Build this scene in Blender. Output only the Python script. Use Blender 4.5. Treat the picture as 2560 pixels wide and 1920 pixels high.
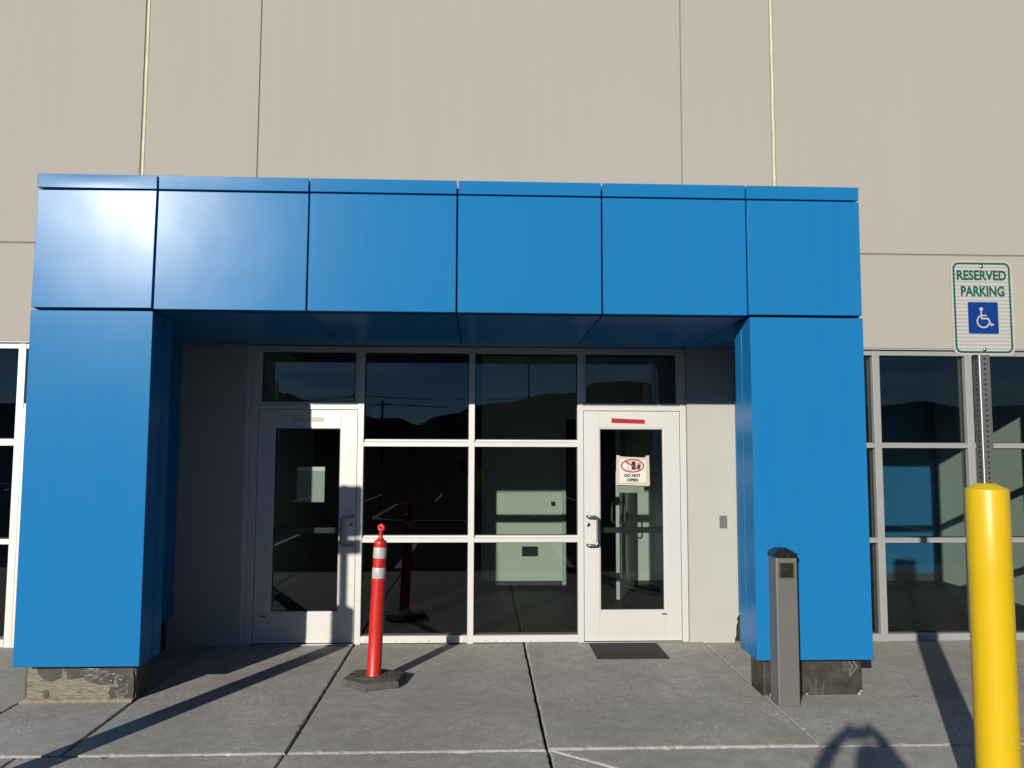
import bpy, bmesh, math, random
from mathutils import Vector, Matrix, noise as mnoise
random.seed(7)
R = math.radians
for o in list(bpy.data.objects): bpy.data.objects.remove(o)
S = bpy.context.scene
C = S.collection

# ------------------------------------------------------------------ camera, sky, sun, exposure
cd = bpy.data.cameras.new('camera'); cam = bpy.data.objects.new('camera', cd); C.objects.link(cam)
cd.sensor_width = 36.0; cd.lens = 36.0 * 1925 / 2560; cd.clip_start = 0.02; cd.clip_end = 60000
PITCH, YAW, ROLL = 0.0760, 0.0406, 0.0034
fw = Vector((math.sin(YAW)*math.cos(PITCH), math.cos(YAW)*math.cos(PITCH), math.sin(PITCH)))
rt = Vector((math.cos(YAW), -math.sin(YAW), 0)); up = rt.cross(fw)
rt, up = math.cos(ROLL)*rt + math.sin(ROLL)*up, -math.sin(ROLL)*rt + math.cos(ROLL)*up
cam.matrix_world = Matrix(((rt.x, up.x, -fw.x, 0), (rt.y, up.y, -fw.y, -7.231), (rt.z, up.z, -fw.z, 1.842), (0, 0, 0, 1)))
S.camera = cam
S.render.resolution_x, S.render.resolution_y, S.render.resolution_percentage = 1024, 768, 100
SUN_AZ, SUN_EL = R(26.1), R(18.3)
W = bpy.data.worlds.new('World'); S.world = W; W.use_nodes = True
nt = W.node_tree; nt.nodes.clear()
out = nt.nodes.new('ShaderNodeOutputWorld'); bg = nt.nodes.new('ShaderNodeBackground')
sky = nt.nodes.new('ShaderNodeTexSky'); sky.sky_type = 'NISHITA'; sky.sun_disc = False
sky.sun_elevation = SUN_EL; sky.sun_rotation = math.pi + SUN_AZ; sky.air_density = 0.65; sky.dust_density = 0.0; sky.ozone_density = 6.0
tc = nt.nodes.new('ShaderNodeTexCoord'); mp = nt.nodes.new('ShaderNodeMapping'); mp.inputs['Scale'].default_value = (2.4, 2.4, 26)
mp.inputs['Rotation'].default_value = (0.03, 0.05, 0.4)
cn = nt.nodes.new('ShaderNodeTexNoise'); cn.inputs['Scale'].default_value = 1.6; cn.inputs['Detail'].default_value = 6; cn.inputs['Distortion'].default_value = 0.7
cr = nt.nodes.new('ShaderNodeValToRGB'); cr.color_ramp.elements[0].position = 0.46; cr.color_ramp.elements[1].position = 0.70
cr.color_ramp.elements[1].color = (0.28, 0.28, 0.28, 1)
mx = nt.nodes.new('ShaderNodeMixRGB'); mx.inputs[2].default_value = (9.0, 9.5, 10.4, 1)
L = nt.links.new
L(tc.outputs['Generated'], mp.inputs['Vector']); L(mp.outputs[0], cn.inputs['Vector']); L(cn.outputs['Fac'], cr.inputs[0])
L(cr.outputs[0], mx.inputs[0]); L(sky.outputs[0], mx.inputs[1]); L(mx.outputs[0], bg.inputs[0]); L(bg.outputs[0], out.inputs[0])
bg.inputs[1].default_value = 0.05
sl = bpy.data.lights.new('sun', 'SUN'); sl.energy = 5.0; sl.angle = R(0.53); sl.color = (1.0, 0.935, 0.825)
sun = bpy.data.objects.new('sun', sl); C.objects.link(sun)
sd = Vector((math.sin(SUN_AZ)*math.cos(SUN_EL), math.cos(SUN_AZ)*math.cos(SUN_EL), -math.sin(SUN_EL)))
sun.rotation_euler = sd.to_track_quat('-Z', 'Y').to_euler(); sun.location = (-20, -40, 20)
S.view_settings.view_transform = 'Standard'; S.view_settings.look = 'None'
S.view_settings.exposure = 0.35; S.view_settings.gamma = 1.0; S.view_settings.use_curve_mapping = False
S.render.engine = 'CYCLES'; S.cycles.transparent_max_bounces = 24; S.cycles.max_bounces = 10

# ------------------------------------------------------------------ materials
def new_mat(name):
    m = bpy.data.materials.new(name); m.use_nodes = True
    n = m.node_tree; b = n.nodes['Principled BSDF']; return m, n, b
def nd(n, t, **k):
    x = n.nodes.new(t)
    for a, v in k.items():
        if a in x.inputs: x.inputs[a].default_value = v
        else: setattr(x, a, v)
    return x
def rgb(c): return (c[0], c[1], c[2], 1)
def pmat(name, col, rough=.5, metal=0., spec=.5, var=0., vscale=3., bump=0., bscale=60., col2=None, rvar=0., stretch=None, coat=0.):
    """paint-like procedural material: two octaves of colour variation, bump, roughness variation"""
    m, n, b = new_mat(name)
    b.inputs['Roughness'].default_value = rough; b.inputs['Metallic'].default_value = metal
    b.inputs['Specular IOR Level'].default_value = spec
    if coat: b.inputs['Coat Weight'].default_value = coat; b.inputs['Coat Roughness'].default_value = .12
    t = nd(n, 'ShaderNodeTexCoord'); vec = t.outputs['Object']
    if stretch:
        q = nd(n, 'ShaderNodeMapping'); q.inputs['Scale'].default_value = stretch; n.links.new(vec, q.inputs[0]); vec = q.outputs[0]
    c2 = col2 or tuple(max(0, c*(1-var)) for c in col)
    a = nd(n, 'ShaderNodeTexNoise', Scale=vscale, Detail=6., Roughness=.6); n.links.new(vec, a.inputs['Vector'])
    rp = nd(n, 'ShaderNodeValToRGB'); rp.color_ramp.elements[0].position = .3; rp.color_ramp.elements[1].position = .7
    rp.color_ramp.elements[0].color = rgb(c2); rp.color_ramp.elements[1].color = rgb(col)
    n.links.new(a.outputs['Fac'], rp.inputs[0]); n.links.new(rp.outputs[0], b.inputs['Base Color'])
    if rvar:
        mr = nd(n, 'ShaderNodeMapRange'); mr.inputs[3].default_value = rough-rvar; mr.inputs[4].default_value = rough+rvar
        n.links.new(a.outputs['Fac'], mr.inputs[0]); n.links.new(mr.outputs[0], b.inputs['Roughness'])
    if bump:
        f = nd(n, 'ShaderNodeTexNoise', Scale=bscale, Detail=4.); n.links.new(vec, f.inputs['Vector'])
        bp = nd(n, 'ShaderNodeBump', Strength=bump, Distance=.01); n.links.new(f.outputs['Fac'], bp.inputs['Height'])
        n.links.new(bp.outputs[0], b.inputs['Normal'])
    return m

def mat_wall():
    """painted tilt-up concrete: roller texture, faint run-down streaks, small pits"""
    m, n, b = new_mat('wall_paint'); b.inputs['Roughness'].default_value = .85; b.inputs['Specular IOR Level'].default_value = .25
    t = nd(n, 'ShaderNodeTexCoord'); v = t.outputs['Object']
    q = nd(n, 'ShaderNodeMapping'); q.inputs['Scale'].default_value = (5, 5, .22); n.links.new(v, q.inputs[0])
    st = nd(n, 'ShaderNodeTexNoise', Scale=1.4, Detail=6., Roughness=.6); n.links.new(q.outputs[0], st.inputs['Vector'])
    bg_ = nd(n, 'ShaderNodeTexNoise', Scale=.55, Detail=5.); n.links.new(v, bg_.inputs['Vector'])
    ad = nd(n, 'ShaderNodeMath', operation='ADD'); n.links.new(st.outputs['Fac'], ad.inputs[0]); n.links.new(bg_.outputs['Fac'], ad.inputs[1])
    r = nd(n, 'ShaderNodeMapRange'); r.inputs[1].default_value = .75; r.inputs[2].default_value = 1.25; n.links.new(ad.outputs[0], r.inputs[0])
    mx_ = nd(n, 'ShaderNodeMixRGB'); mx_.inputs[1].default_value = (.287, .273, .245, 1); mx_.inputs[2].default_value = (.296, .281, .254, 1); n.links.new(r.outputs[0], mx_.inputs[0])
    vo = nd(n, 'ShaderNodeTexVoronoi', Scale=2.1); n.links.new(v, vo.inputs['Vector'])
    vr = nd(n, 'ShaderNodeMapRange'); vr.inputs[1].default_value = .010; vr.inputs[2].default_value = .024; vr.inputs[3].default_value = .55; vr.inputs[4].default_value = 0.; n.links.new(vo.outputs['Distance'], vr.inputs[0])
    m2 = nd(n, 'ShaderNodeMixRGB'); m2.inputs[2].default_value = (.13, .12, .10, 1); n.links.new(vr.outputs[0], m2.inputs[0]); n.links.new(mx_.outputs[0], m2.inputs[1])
    n.links.new(m2.outputs[0], b.inputs['Base Color'])
    f = nd(n, 'ShaderNodeTexNoise', Scale=42., Detail=5., Roughness=.7); n.links.new(v, f.inputs['Vector'])
    bp = nd(n, 'ShaderNodeBump', Strength=.3, Distance=.01); n.links.new(f.outputs['Fac'], bp.inputs['Height']); n.links.new(bp.outputs[0], b.inputs['Normal'])
    return m

def mat_blue():
    m, n, b = new_mat('blue_aluminium_paint')
    b.inputs['Base Color'].default_value = (.009, .131, .325, 1); b.inputs['Roughness'].default_value = .25
    b.inputs['Specular IOR Level'].default_value = .11
    t = nd(n, 'ShaderNodeTexCoord')
    a = nd(n, 'ShaderNodeTexNoise', Scale=1.15, Detail=2.); n.links.new(t.outputs['Object'], a.inputs['Vector'])
    f = nd(n, 'ShaderNodeTexNoise', Scale=900., Detail=1.); n.links.new(t.outputs['Object'], f.inputs['Vector'])
    q = nd(n, 'ShaderNodeMapping'); q.inputs['Scale'].default_value = (9, 9, .5); n.links.new(t.outputs['Object'], q.inputs[0])
    du = nd(n, 'ShaderNodeTexNoise', Scale=1.6, Detail=7., Roughness=.62); n.links.new(q.outputs[0], du.inputs['Vector'])
    dr_ = nd(n, 'ShaderNodeMapRange'); dr_.inputs[1].default_value = .45; dr_.inputs[2].default_value = .85; dr_.inputs[3].default_value = 0.; dr_.inputs[4].default_value = .022; n.links.new(du.outputs['Fac'], dr_.inputs[0])
    dm = nd(n, 'ShaderNodeMixRGB'); dm.inputs[1].default_value = (.009, .131, .325, 1); dm.inputs[2].default_value = (.20, .22, .24, 1); n.links.new(dr_.outputs[0], dm.inputs[0]); n.links.new(dm.outputs[0], b.inputs['Base Color'])
    rr = nd(n, 'ShaderNodeMapRange'); rr.inputs[3].default_value = .235; rr.inputs[4].default_value = .27; n.links.new(du.outputs['Fac'], rr.inputs[0]); n.links.new(rr.outputs[0], b.inputs['Roughness'])
    b1 = nd(n, 'ShaderNodeBump', Strength=.35, Distance=.012); n.links.new(a.outputs['Fac'], b1.inputs['Height'])
    b2 = nd(n, 'ShaderNodeBump', Strength=.05, Distance=.001); n.links.new(f.outputs['Fac'], b2.inputs['Height'])
    n.links.new(b1.outputs[0], b2.inputs['Normal']); n.links.new(b2.outputs[0], b.inputs['Normal'])
    return m

def mat_concrete(name, col, col2, fleck, stain=.5, spec=.25):
    m, n, b = new_mat(name)
    b.inputs['Roughness'].default_value = .85; b.inputs['Specular IOR Level'].default_value = spec
    g = nd(n, 'ShaderNodeNewGeometry'); v = g.outputs['Position']
    big = nd(n, 'ShaderNodeTexNoise', Scale=.9, Detail=8., Roughness=.62, Distortion=.4)
    mid = nd(n, 'ShaderNodeTexNoise', Scale=9., Detail=7., Roughness=.7)
    fin = nd(n, 'ShaderNodeTexNoise', Scale=75., Detail=3., Roughness=.6)
    fl = nd(n, 'ShaderNodeTexNoise', Scale=52., Detail=2.5, Roughness=.55, Distortion=1.4)
    for x in (big, mid, fin, fl): n.links.new(v, x.inputs['Vector'])
    r1 = nd(n, 'ShaderNodeValToRGB'); r1.color_ramp.elements[0].position = .36; r1.color_ramp.elements[1].position = .66
    r1.color_ramp.elements[0].color = rgb(col2); r1.color_ramp.elements[1].color = rgb(col); n.links.new(big.outputs['Fac'], r1.inputs[0])
    r2 = nd(n, 'ShaderNodeMapRange'); r2.inputs[1].default_value = .3; r2.inputs[2].default_value = .7; r2.inputs[3].default_value = .82; r2.inputs[4].default_value = 1.14
    n.links.new(mid.outputs['Fac'], r2.inputs[0])
    m1 = nd(n, 'ShaderNodeMixRGB', blend_type='MULTIPLY'); m1.inputs[0].default_value = 1; n.links.new(r1.outputs[0], m1.inputs[1]); n.links.new(r2.outputs[0], m1.inputs[2])
    r3 = nd(n, 'ShaderNodeMapRange'); r3.inputs[1].default_value = .3; r3.inputs[2].default_value = .7; r3.inputs[3].default_value = .86; r3.inputs[4].default_value = 1.16
    n.links.new(fin.outputs['Fac'], r3.inputs[0])
    m2 = nd(n, 'ShaderNodeMixRGB', blend_type='MULTIPLY'); m2.inputs[0].default_value = 1; n.links.new(m1.outputs[0], m2.inputs[1]); n.links.new(r3.outputs[0], m2.inputs[2])
    # pale worn flecks, denser where the surface is scuffed
    r4 = nd(n, 'ShaderNodeMapRange'); r4.inputs[1].default_value = .555; r4.inputs[2].default_value = .66; n.links.new(fl.outputs['Fac'], r4.inputs[0])
    pt = nd(n, 'ShaderNodeTexNoise', Scale=1.7, Detail=5.); n.links.new(v, pt.inputs['Vector'])
    r5 = nd(n, 'ShaderNodeMapRange'); r5.inputs[1].default_value = .42; r5.inputs[2].default_value = .62; n.links.new(pt.outputs['Fac'], r5.inputs[0])
    mm = nd(n, 'ShaderNodeMath', operation='MULTIPLY'); n.links.new(r4.outputs[0], mm.inputs[0]); n.links.new(r5.outputs[0], mm.inputs[1])
    ms = nd(n, 'ShaderNodeMath', operation='MULTIPLY'); ms.inputs[1].default_value = stain; n.links.new(mm.outputs[0], ms.inputs[0])
    m3 = nd(n, 'ShaderNodeMixRGB'); n.links.new(ms.outputs[0], m3.inputs[0]); n.links.new(m2.outputs[0], m3.inputs[1]); m3.inputs[2].default_value = rgb(fleck)
    sx = nd(n, 'ShaderNodeSeparateXYZ'); n.links.new(v, sx.inputs[0])
    wn = nd(n, 'ShaderNodeMath', operation='MULTIPLY_ADD'); wn.inputs[1].default_value = .9; n.links.new(big.outputs['Fac'], wn.inputs[0]); n.links.new(sx.outputs[1], wn.inputs[2])
    wr_ = nd(n, 'ShaderNodeMapRange'); wr_.inputs[1].default_value = -.55; wr_.inputs[2].default_value = .35; wr_.inputs[4].default_value = .55; n.links.new(wn.outputs[0], wr_.inputs[0])
    m4 = nd(n, 'ShaderNodeMixRGB', blend_type='MULTIPLY'); m4.inputs[2].default_value = (1.0, .96, .86, 1); n.links.new(wr_.outputs[0], m4.inputs[0]); n.links.new(m3.outputs[0], m4.inputs[1])
    vo = nd(n, 'ShaderNodeTexVoronoi', Scale=1.35); n.links.new(v, vo.inputs['Vector'])
    vr = nd(n, 'ShaderNodeMapRange'); vr.inputs[1].default_value = .022; vr.inputs[2].default_value = .035; vr.inputs[3].default_value = .6; vr.inputs[4].default_value = 0.; n.links.new(vo.outputs['Distance'], vr.inputs[0])
    m5 = nd(n, 'ShaderNodeMixRGB'); m5.inputs[2].default_value = (.075, .06, .05, 1); n.links.new(vr.outputs[0], m5.inputs[0]); n.links.new(m4.outputs[0], m5.inputs[1])
    n.links.new(m5.outputs[0], b.inputs['Base Color'])
    bp = nd(n, 'ShaderNodeBump', Strength=.35, Distance=.004); n.links.new(fin.outputs['Fac'], bp.inputs['Height']); n.links.new(bp.outputs[0], b.inputs['Normal'])
    return m

def mat_glass():
    m = bpy.data.materials.new('tinted_glass'); m.use_nodes = True; n = m.node_tree; n.nodes.clear()
    o = nd(n, 'ShaderNodeOutputMaterial'); tr = nd(n, 'ShaderNodeBsdfTransparent'); tr.inputs[0].default_value = (.735, .785, .765, 1)
    gl = nd(n, 'ShaderNodeBsdfGlossy'); gl.inputs['Roughness'].default_value = 0.0; gl.inputs[0].default_value = (.92, .97, 1, 1)
    g = nd(n, 'ShaderNodeNewGeometry'); d = nd(n, 'ShaderNodeVectorMath', operation='DOT_PRODUCT')
    n.links.new(g.outputs['Normal'], d.inputs[0]); n.links.new(g.outputs['Incoming'], d.inputs[1])
    ab = nd(n, 'ShaderNodeMath', operation='ABSOLUTE'); n.links.new(d.outputs['Value'], ab.inputs[0])
    s = nd(n, 'ShaderNodeMath', operation='SUBTRACT'); s.inputs[0].default_value = 1; n.links.new(ab.outputs[0], s.inputs[1])
    p = nd(n, 'ShaderNodeMath', operation='POWER'); p.inputs[1].default_value = 5; n.links.new(s.outputs[0], p.inputs[0])
    k = nd(n, 'ShaderNodeMath', operation='MULTIPLY_ADD'); k.inputs[1].default_value = .94; k.inputs[2].default_value = .038; n.links.new(p.outputs[0], k.inputs[0])
    x = nd(n, 'ShaderNodeMixShader'); n.links.new(k.outputs[0], x.inputs[0]); n.links.new(tr.outputs[0], x.inputs[1]); n.links.new(gl.outputs[0], x.inputs[2])
    n.links.new(x.outputs[0], o.inputs[0])
    # faint waviness of the sealed units
    nz = nd(n, 'ShaderNodeTexNoise', Scale=1.6, Detail=1.); n.links.new(g.outputs['Position'], nz.inputs['Vector'])
    bp = nd(n, 'ShaderNodeBump', Strength=.004, Distance=.02); n.links.new(nz.outputs['Fac'], bp.inputs['Height']); n.links.new(bp.outputs[0], gl.inputs['Normal'])
    return m

def mat_membrane(name, torn):
    m, n, b = new_mat(name)
    t = nd(n, 'ShaderNodeTexCoord'); v = t.outputs['Object']
    a = nd(n, 'ShaderNodeTexNoise', Scale=9., Detail=7., Roughness=.65); n.links.new(v, a.inputs['Vector'])
    r = nd(n, 'ShaderNodeValToRGB'); e = r.color_ramp.elements
    if torn:
        q = nd(n, 'ShaderNodeMapping'); q.inputs['Scale'].default_value = (1, 1, 8); n.links.new(v, q.inputs[0])
        w = nd(n, 'ShaderNodeTexNoise', Scale=14., Detail=8., Roughness=.7); n.links.new(q.outputs[0], w.inputs['Vector'])
        e[0].position = .32; e[0].color = (.055, .048, .037, 1); e[1].position = .70; e[1].color = (.25, .225, .18, 1)
        n.links.new(w.outputs['Fac'], r.inputs[0]); n.links.new(r.outputs[0], b.inputs['Base Color']); b.inputs['Roughness'].default_value = .85
        bp = nd(n, 'ShaderNodeBump', Strength=.7, Distance=.006); n.links.new(w.outputs['Fac'], bp.inputs['Height'])
    else:
        e[0].position = .35; e[0].color = (.018, .016, .013, 1); e[1].position = .85; e[1].color = (.075, .066, .052, 1)
        n.links.new(a.outputs['Fac'], r.inputs[0]); n.links.new(r.outputs[0], b.inputs['Base Color']); b.inputs['Roughness'].default_value = .5
        bp = nd(n, 'ShaderNodeBump', Strength=.5, Distance=.006); n.links.new(a.outputs['Fac'], bp.inputs['Height'])
    n.links.new(bp.outputs[0], b.inputs['Normal'])
    return m

def mat_sheeting():
    """white prismatic sign sheeting with its faint grey horizontal bands"""
    m, n, b = new_mat('sign_sheeting'); b.inputs['Roughness'].default_value = .35
    t = nd(n, 'ShaderNodeTexCoord'); sp = nd(n, 'ShaderNodeSeparateXYZ'); n.links.new(t.outputs['Object'], sp.inputs[0])
    mu = nd(n, 'ShaderNodeMath', operation='MULTIPLY'); mu.inputs[1].default_value = 2*math.pi/.0185; n.links.new(sp.outputs[2], mu.inputs[0])
    sn = nd(n, 'ShaderNodeMath', operation='SINE'); n.links.new(mu.outputs[0], sn.inputs[0])
    r = nd(n, 'ShaderNodeValToRGB'); r.color_ramp.elements[0].position = .35; r.color_ramp.elements[1].position = .6
    r.color_ramp.elements[0].color = (.375, .37, .35, 1); r.color_ramp.elements[1].color = (.285, .285, .275, 1)
    mr = nd(n, 'ShaderNodeMapRange'); mr.inputs[1].default_value = -1; n.links.new(sn.outputs[0], mr.inputs[0]); n.links.new(mr.outputs[0], r.inputs[0])
    n.links.new(r.outputs[0], b.inputs['Base Color']); return m

M = dict(
 blue=mat_blue(),
 wall=mat_wall(),
 groove=pmat('reveal_paint', (.20, .185, .155), .9, spec=.2),
 seal=pmat('joint_sealant', (0.4818, 0.427, 0.3066), .6, var=.22, vscale=9., bump=.3, bscale=30.),
 stucco=pmat('white_stucco', (.36, .35, .325), .9, spec=.2, var=.06, vscale=2., bump=.3, bscale=90.),
 frame=pmat('pale_anodised_frame', (0.511, 0.5037, 0.4891), .5, .25, .5, var=.05, vscale=4.),
 greyframe=pmat('grey_anodised_frame', (.265, .265, .265), .5, .15, .5, var=.06, vscale=4.),
 gasket=pmat('black_gasket', (.012, .012, .012), .6),
 steel=pmat('brushed_steel', (.42, .41, .40), .3, 1., var=.1, vscale=20.),
 edge=pmat('zinc_edge_glint', (.62, .61, .58), .45, .5), pull=pmat('dark_steel', (.24, .235, .23), .36, 1., var=.1, vscale=20.),  # edge is paler than the galvanised post to imitate a sun highlight
 darkbar=pmat('dark_push_bar', (.10, .105, .11), .35, .7),
 glass=mat_glass(),
 slab=mat_concrete('paving_concrete', (.312, .305, .286), (.258, .253, .238), (.52, .51, .485), .85, .06),
 joint=pmat('joint_dirt', (0.02555, 0.0219, 0.01825), .95, var=.5, vscale=30.),
 asphalt=mat_concrete('asphalt', (.062, .06, .058), (.044, .043, .042), (.11, .11, .105), .3, 0.),
 kerb=mat_concrete('kerb_concrete', (.30, .29, .265), (.24, .23, .21), (.42, .4, .38), .5),
 soil=pmat('dry_soil', (.07, .058, .045), .95, spec=0., var=.4, vscale=.02, bump=.2, bscale=2.),
 rock=pmat('mountain_rock', (.045, .052, .062), .95, spec=0., var=.4, vscale=.0015),
 line=pmat('road_paint', (0.4526, 0.4526, 0.438), .7, var=.35, vscale=6.),
 membrane=mat_membrane('black_membrane', False),
 torn=mat_membrane('weathered_render', True),
 print=pmat('grey_print', (.13, .12, .10), .6, var=.5, vscale=50.),
 mortar=pmat('mortar', (0.2628, 0.219, 0.1715), .95, var=.4, vscale=30., bump=.6, bscale=60.),
 foil=pmat('crumpled_foil', (.13, .13, .13), .36, .5, var=.7, vscale=16., bump=.7, bscale=30.),
 orange=pmat('orange_plastic', (.43, .014, .009), .42, var=.12, vscale=14., bump=.06, bscale=40.),
 band=pmat('reflective_band', (0.438, 0.438, 0.427), .35, .1, var=.25, vscale=42., bump=.15, bscale=160.),
 rubber=pmat('black_rubber', (.078, .074, .068), .85, var=.45, vscale=18., bump=.4, bscale=60.),
 post=pmat('grey_powder_coat', (0.1351, 0.1329, 0.1278), .42, .25, var=.06, vscale=8., rvar=.05),
 black=pmat('gloss_black', (.012, .012, .012), .15),
 button=pmat('tarnished_plate', (0.0876, 0.07665, 0.06205), .42, .8, var=.6, vscale=24.),
 yellow=pmat('yellow_plastic', (.50, .335, .006), .38, var=.05, vscale=6., bump=.03, bscale=200., spec=.35),
 galv=pmat('galvanised_steel', (0.2482, 0.2482, 0.2409), .42, .75, var=.22, vscale=26.),
 hole=pmat('hole_dark', (.01, .01, .01), .9),
 sheet=mat_sheeting(),
 rim=pmat('sign_white', (.36, .36, .345), .4),
 green=pmat('sign_green', (.002, .075, .045), .4),
 signblue=pmat('sign_blue', (0.00146, 0.02555, 0.1679), .4),
 paper=pmat('white_paper', (0.5256, 0.511, 0.4818), .7, var=.05, vscale=20.),
 tape=pmat('masking_tape', (0.438, 0.4015, 0.3212), .7, var=.15, vscale=18., bump=.2, bscale=50.),
 red=pmat('red_tape', (.33, .006, .009), .45, var=.12, vscale=18.),
 redink=pmat('red_ink', (0.292, 0.00876, 0.01606), .6),
 ink=pmat('black_ink', (.012, .012, .012), .6),
 pen=pmat('marker_pen', (0.073, 0.00438, 0.00584), .6),
 residue=pmat('tape_residue', (.425, .41, .375), .7, var=.1, vscale=20.),
 mat=pmat('mat_fibre', (0.02044, 0.02044, 0.02044), .95, var=.6, vscale=55., bump=.7, bscale=140.),
 plate=pmat('grey_plate', (.135, .14, .14), .5, .3),
 inwall=pmat('interior_paint', (.58, .60, .54), .8, var=.03, vscale=2.),
 inblue=pmat('interior_blue_paint', (.012, .13, .30), .8),
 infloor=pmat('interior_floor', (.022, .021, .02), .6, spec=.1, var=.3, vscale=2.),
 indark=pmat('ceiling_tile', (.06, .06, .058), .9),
 base=pmat('rubber_skirting', (.05, .05, .05), .6),
 wood=pmat('pole_wood', (0.0657, 0.0438, 0.0292), .9, var=.3, vscale=6.),
 metal=pmat('sign_back', (0.2628, 0.2628, 0.2628), .45, .7),
 stopred=pmat('stop_red', (0.365, 0.0146, 0.0146), .5),
 skin=pmat('skin', (.42, .23, .15), .55),
 hair=pmat('dark_hair', (0.0146, 0.01022, 0.0073), .6, bump=.6, bscale=120.),
 shirt=pmat('dark_shirt', (0.0219, 0.02336, 0.0292), .9), jeans=pmat('denim', (.035, .05, .09), .9, var=.3, vscale=30.),
 vest=pmat('hi_vis_fabric', (0.3066, 0.4526, 0.0219), .8), boot=pmat('boot_leather', (.05, .035, .025), .7), eye=pmat('eye_dark', (.02, .015, .01), .1),
)

# ------------------------------------------------------------------ mesh helpers
def box(bm, x0, x1, y0, y1, z0, z1):
    vs = [bm.verts.new(p) for p in ((x0,y0,z0),(x1,y0,z0),(x1,y1,z0),(x0,y1,z0),(x0,y0,z1),(x1,y0,z1),(x1,y1,z1),(x0,y1,z1))]
    for f in ((0,3,2,1),(4,5,6,7),(0,1,5,4),(1,2,6,5),(2,3,7,6),(3,0,4,7)): bm.faces.new([vs[i] for i in f])
def ring(bm, c, r, ax, seg, ry=None):
    ax = Vector(ax).normalized(); u = ax.orthogonal().normalized()
    if abs(ax.z) > .9: u = Vector((1, 0, 0)); u = (u - ax*u.dot(ax)).normalized()
    v = ax.cross(u); ry = ry or r
    return [bm.verts.new(Vector(c) + u*(r*math.cos(2*math.pi*i/seg)) + v*(ry*math.sin(2*math.pi*i/seg))) for i in range(seg)]
def skin_rings(bm, rs, cap0=True, cap1=True):
    n = len(rs[0])
    for a, b in zip(rs, rs[1:]):
        for i in range(n): bm.faces.new((a[i], a[(i+1) % n], b[(i+1) % n], b[i]))
    if cap0: bm.faces.new(list(reversed(rs[0])))
    if cap1: bm.faces.new(rs[-1])
def tube(bm, pts, r, seg=12):
    pts = [Vector(p) for p in pts]; rs = []; u = None
    for i, p in enumerate(pts):
        d = (pts[min(i+1, len(pts)-1)] - pts[max(i-1, 0)]).normalized()
        if u is None: u = d.orthogonal().normalized()
        u = (u - d*u.dot(d)).normalized(); v = d.cross(u); rr = r[i] if isinstance(r, (list, tuple)) else r
        rs.append([bm.verts.new(p + u*(rr*math.cos(2*math.pi*k/seg)) + v*(rr*math.sin(2*math.pi*k/seg))) for k in range(seg)])
    skin_rings(bm, rs)
def lathe(bm, prof, c=(0,0,0), seg=28, cap0=True, cap1=True):
    skin_rings(bm, [ring(bm, (c[0], c[1], c[2]+z), max(r, .0004), (0,0,1), seg) for r, z in prof], cap0, cap1)
def prism(bm, pts, d0, d1, axis='y'):
    """extrude a 2D outline (x,z) along y, or (x,y) along z"""
    f = (lambda p, d: (p[0], d, p[1])) if axis == 'y' else (lambda p, d: (p[0], p[1], d))
    a = [bm.verts.new(f(p, d0)) for p in pts]; b = [bm.verts.new(f(p, d1)) for p in pts]; n = len(pts)
    bm.faces.new(a); bm.faces.new(list(reversed(b)))
    for i in range(n): bm.faces.new((a[i], b[i], b[(i+1) % n], a[(i+1) % n]))
def rrect(x0, x1, z0, z1, r, k=6):
    o = []
    for cx, cz, a in ((x1-r, z1-r, 0), (x0+r, z1-r, 90), (x0+r, z0+r, 180), (x1-r, z0+r, 270)):
        for i in range(k+1):
            t = R(a + 90*i/k); o.append((cx + r*math.cos(t), cz + r*math.sin(t)))
    return o
def obj(name, bm, mat, parent=None, bevel=0., smooth=False, kind=None):
    bmesh.ops.recalc_face_normals(bm, faces=bm.faces)
    if parent:
        root = parent
        while root.parent: root = root.parent
        bmesh.ops.translate(bm, verts=bm.verts, vec=-root.location)
    me = bpy.data.meshes.new(name); bm.to_mesh(me); bm.free()
    mats = mat if isinstance(mat, (list, tuple)) else [mat]
    for q in mats: me.materials.append(q)
    if smooth:
        for p in me.polygons: p.use_smooth = True
        me.set_sharp_from_angle(angle=R(38))
    o = bpy.data.objects.new(name, me); C.objects.link(o)
    if parent: o.parent = parent
    if kind: o['kind'] = kind
    if bevel:
        b = o.modifiers.new('bevel', 'BEVEL'); b.width = bevel; b.segments = 2; b.limit_method = 'ANGLE'; b.harden_normals = False
    return o
def bx(name, mat, parent, x0, x1, y0, y1, z0, z1, bevel=0.):
    bm = bmesh.new(); box(bm, x0, x1, y0, y1, z0, z1); return obj(name, bm, mat, parent, bevel)
def thing(name, label, cat, loc, group=None):
    o = bpy.data.objects.new(name, None); C.objects.link(o); o.location = loc; o.empty_display_size = .1
    o['label'] = label; o['category'] = cat
    if group: o['group'] = group
    return o
def tag(o, label, cat, group=None):
    o['label'] = label; o['category'] = cat
    if group: o['group'] = group
    return o
def copy_tree(o, parent=None):
    c = o.copy(); C.objects.link(c); c.parent = parent
    for ch in list(o.children): copy_tree(ch, c)
    return c
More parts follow.
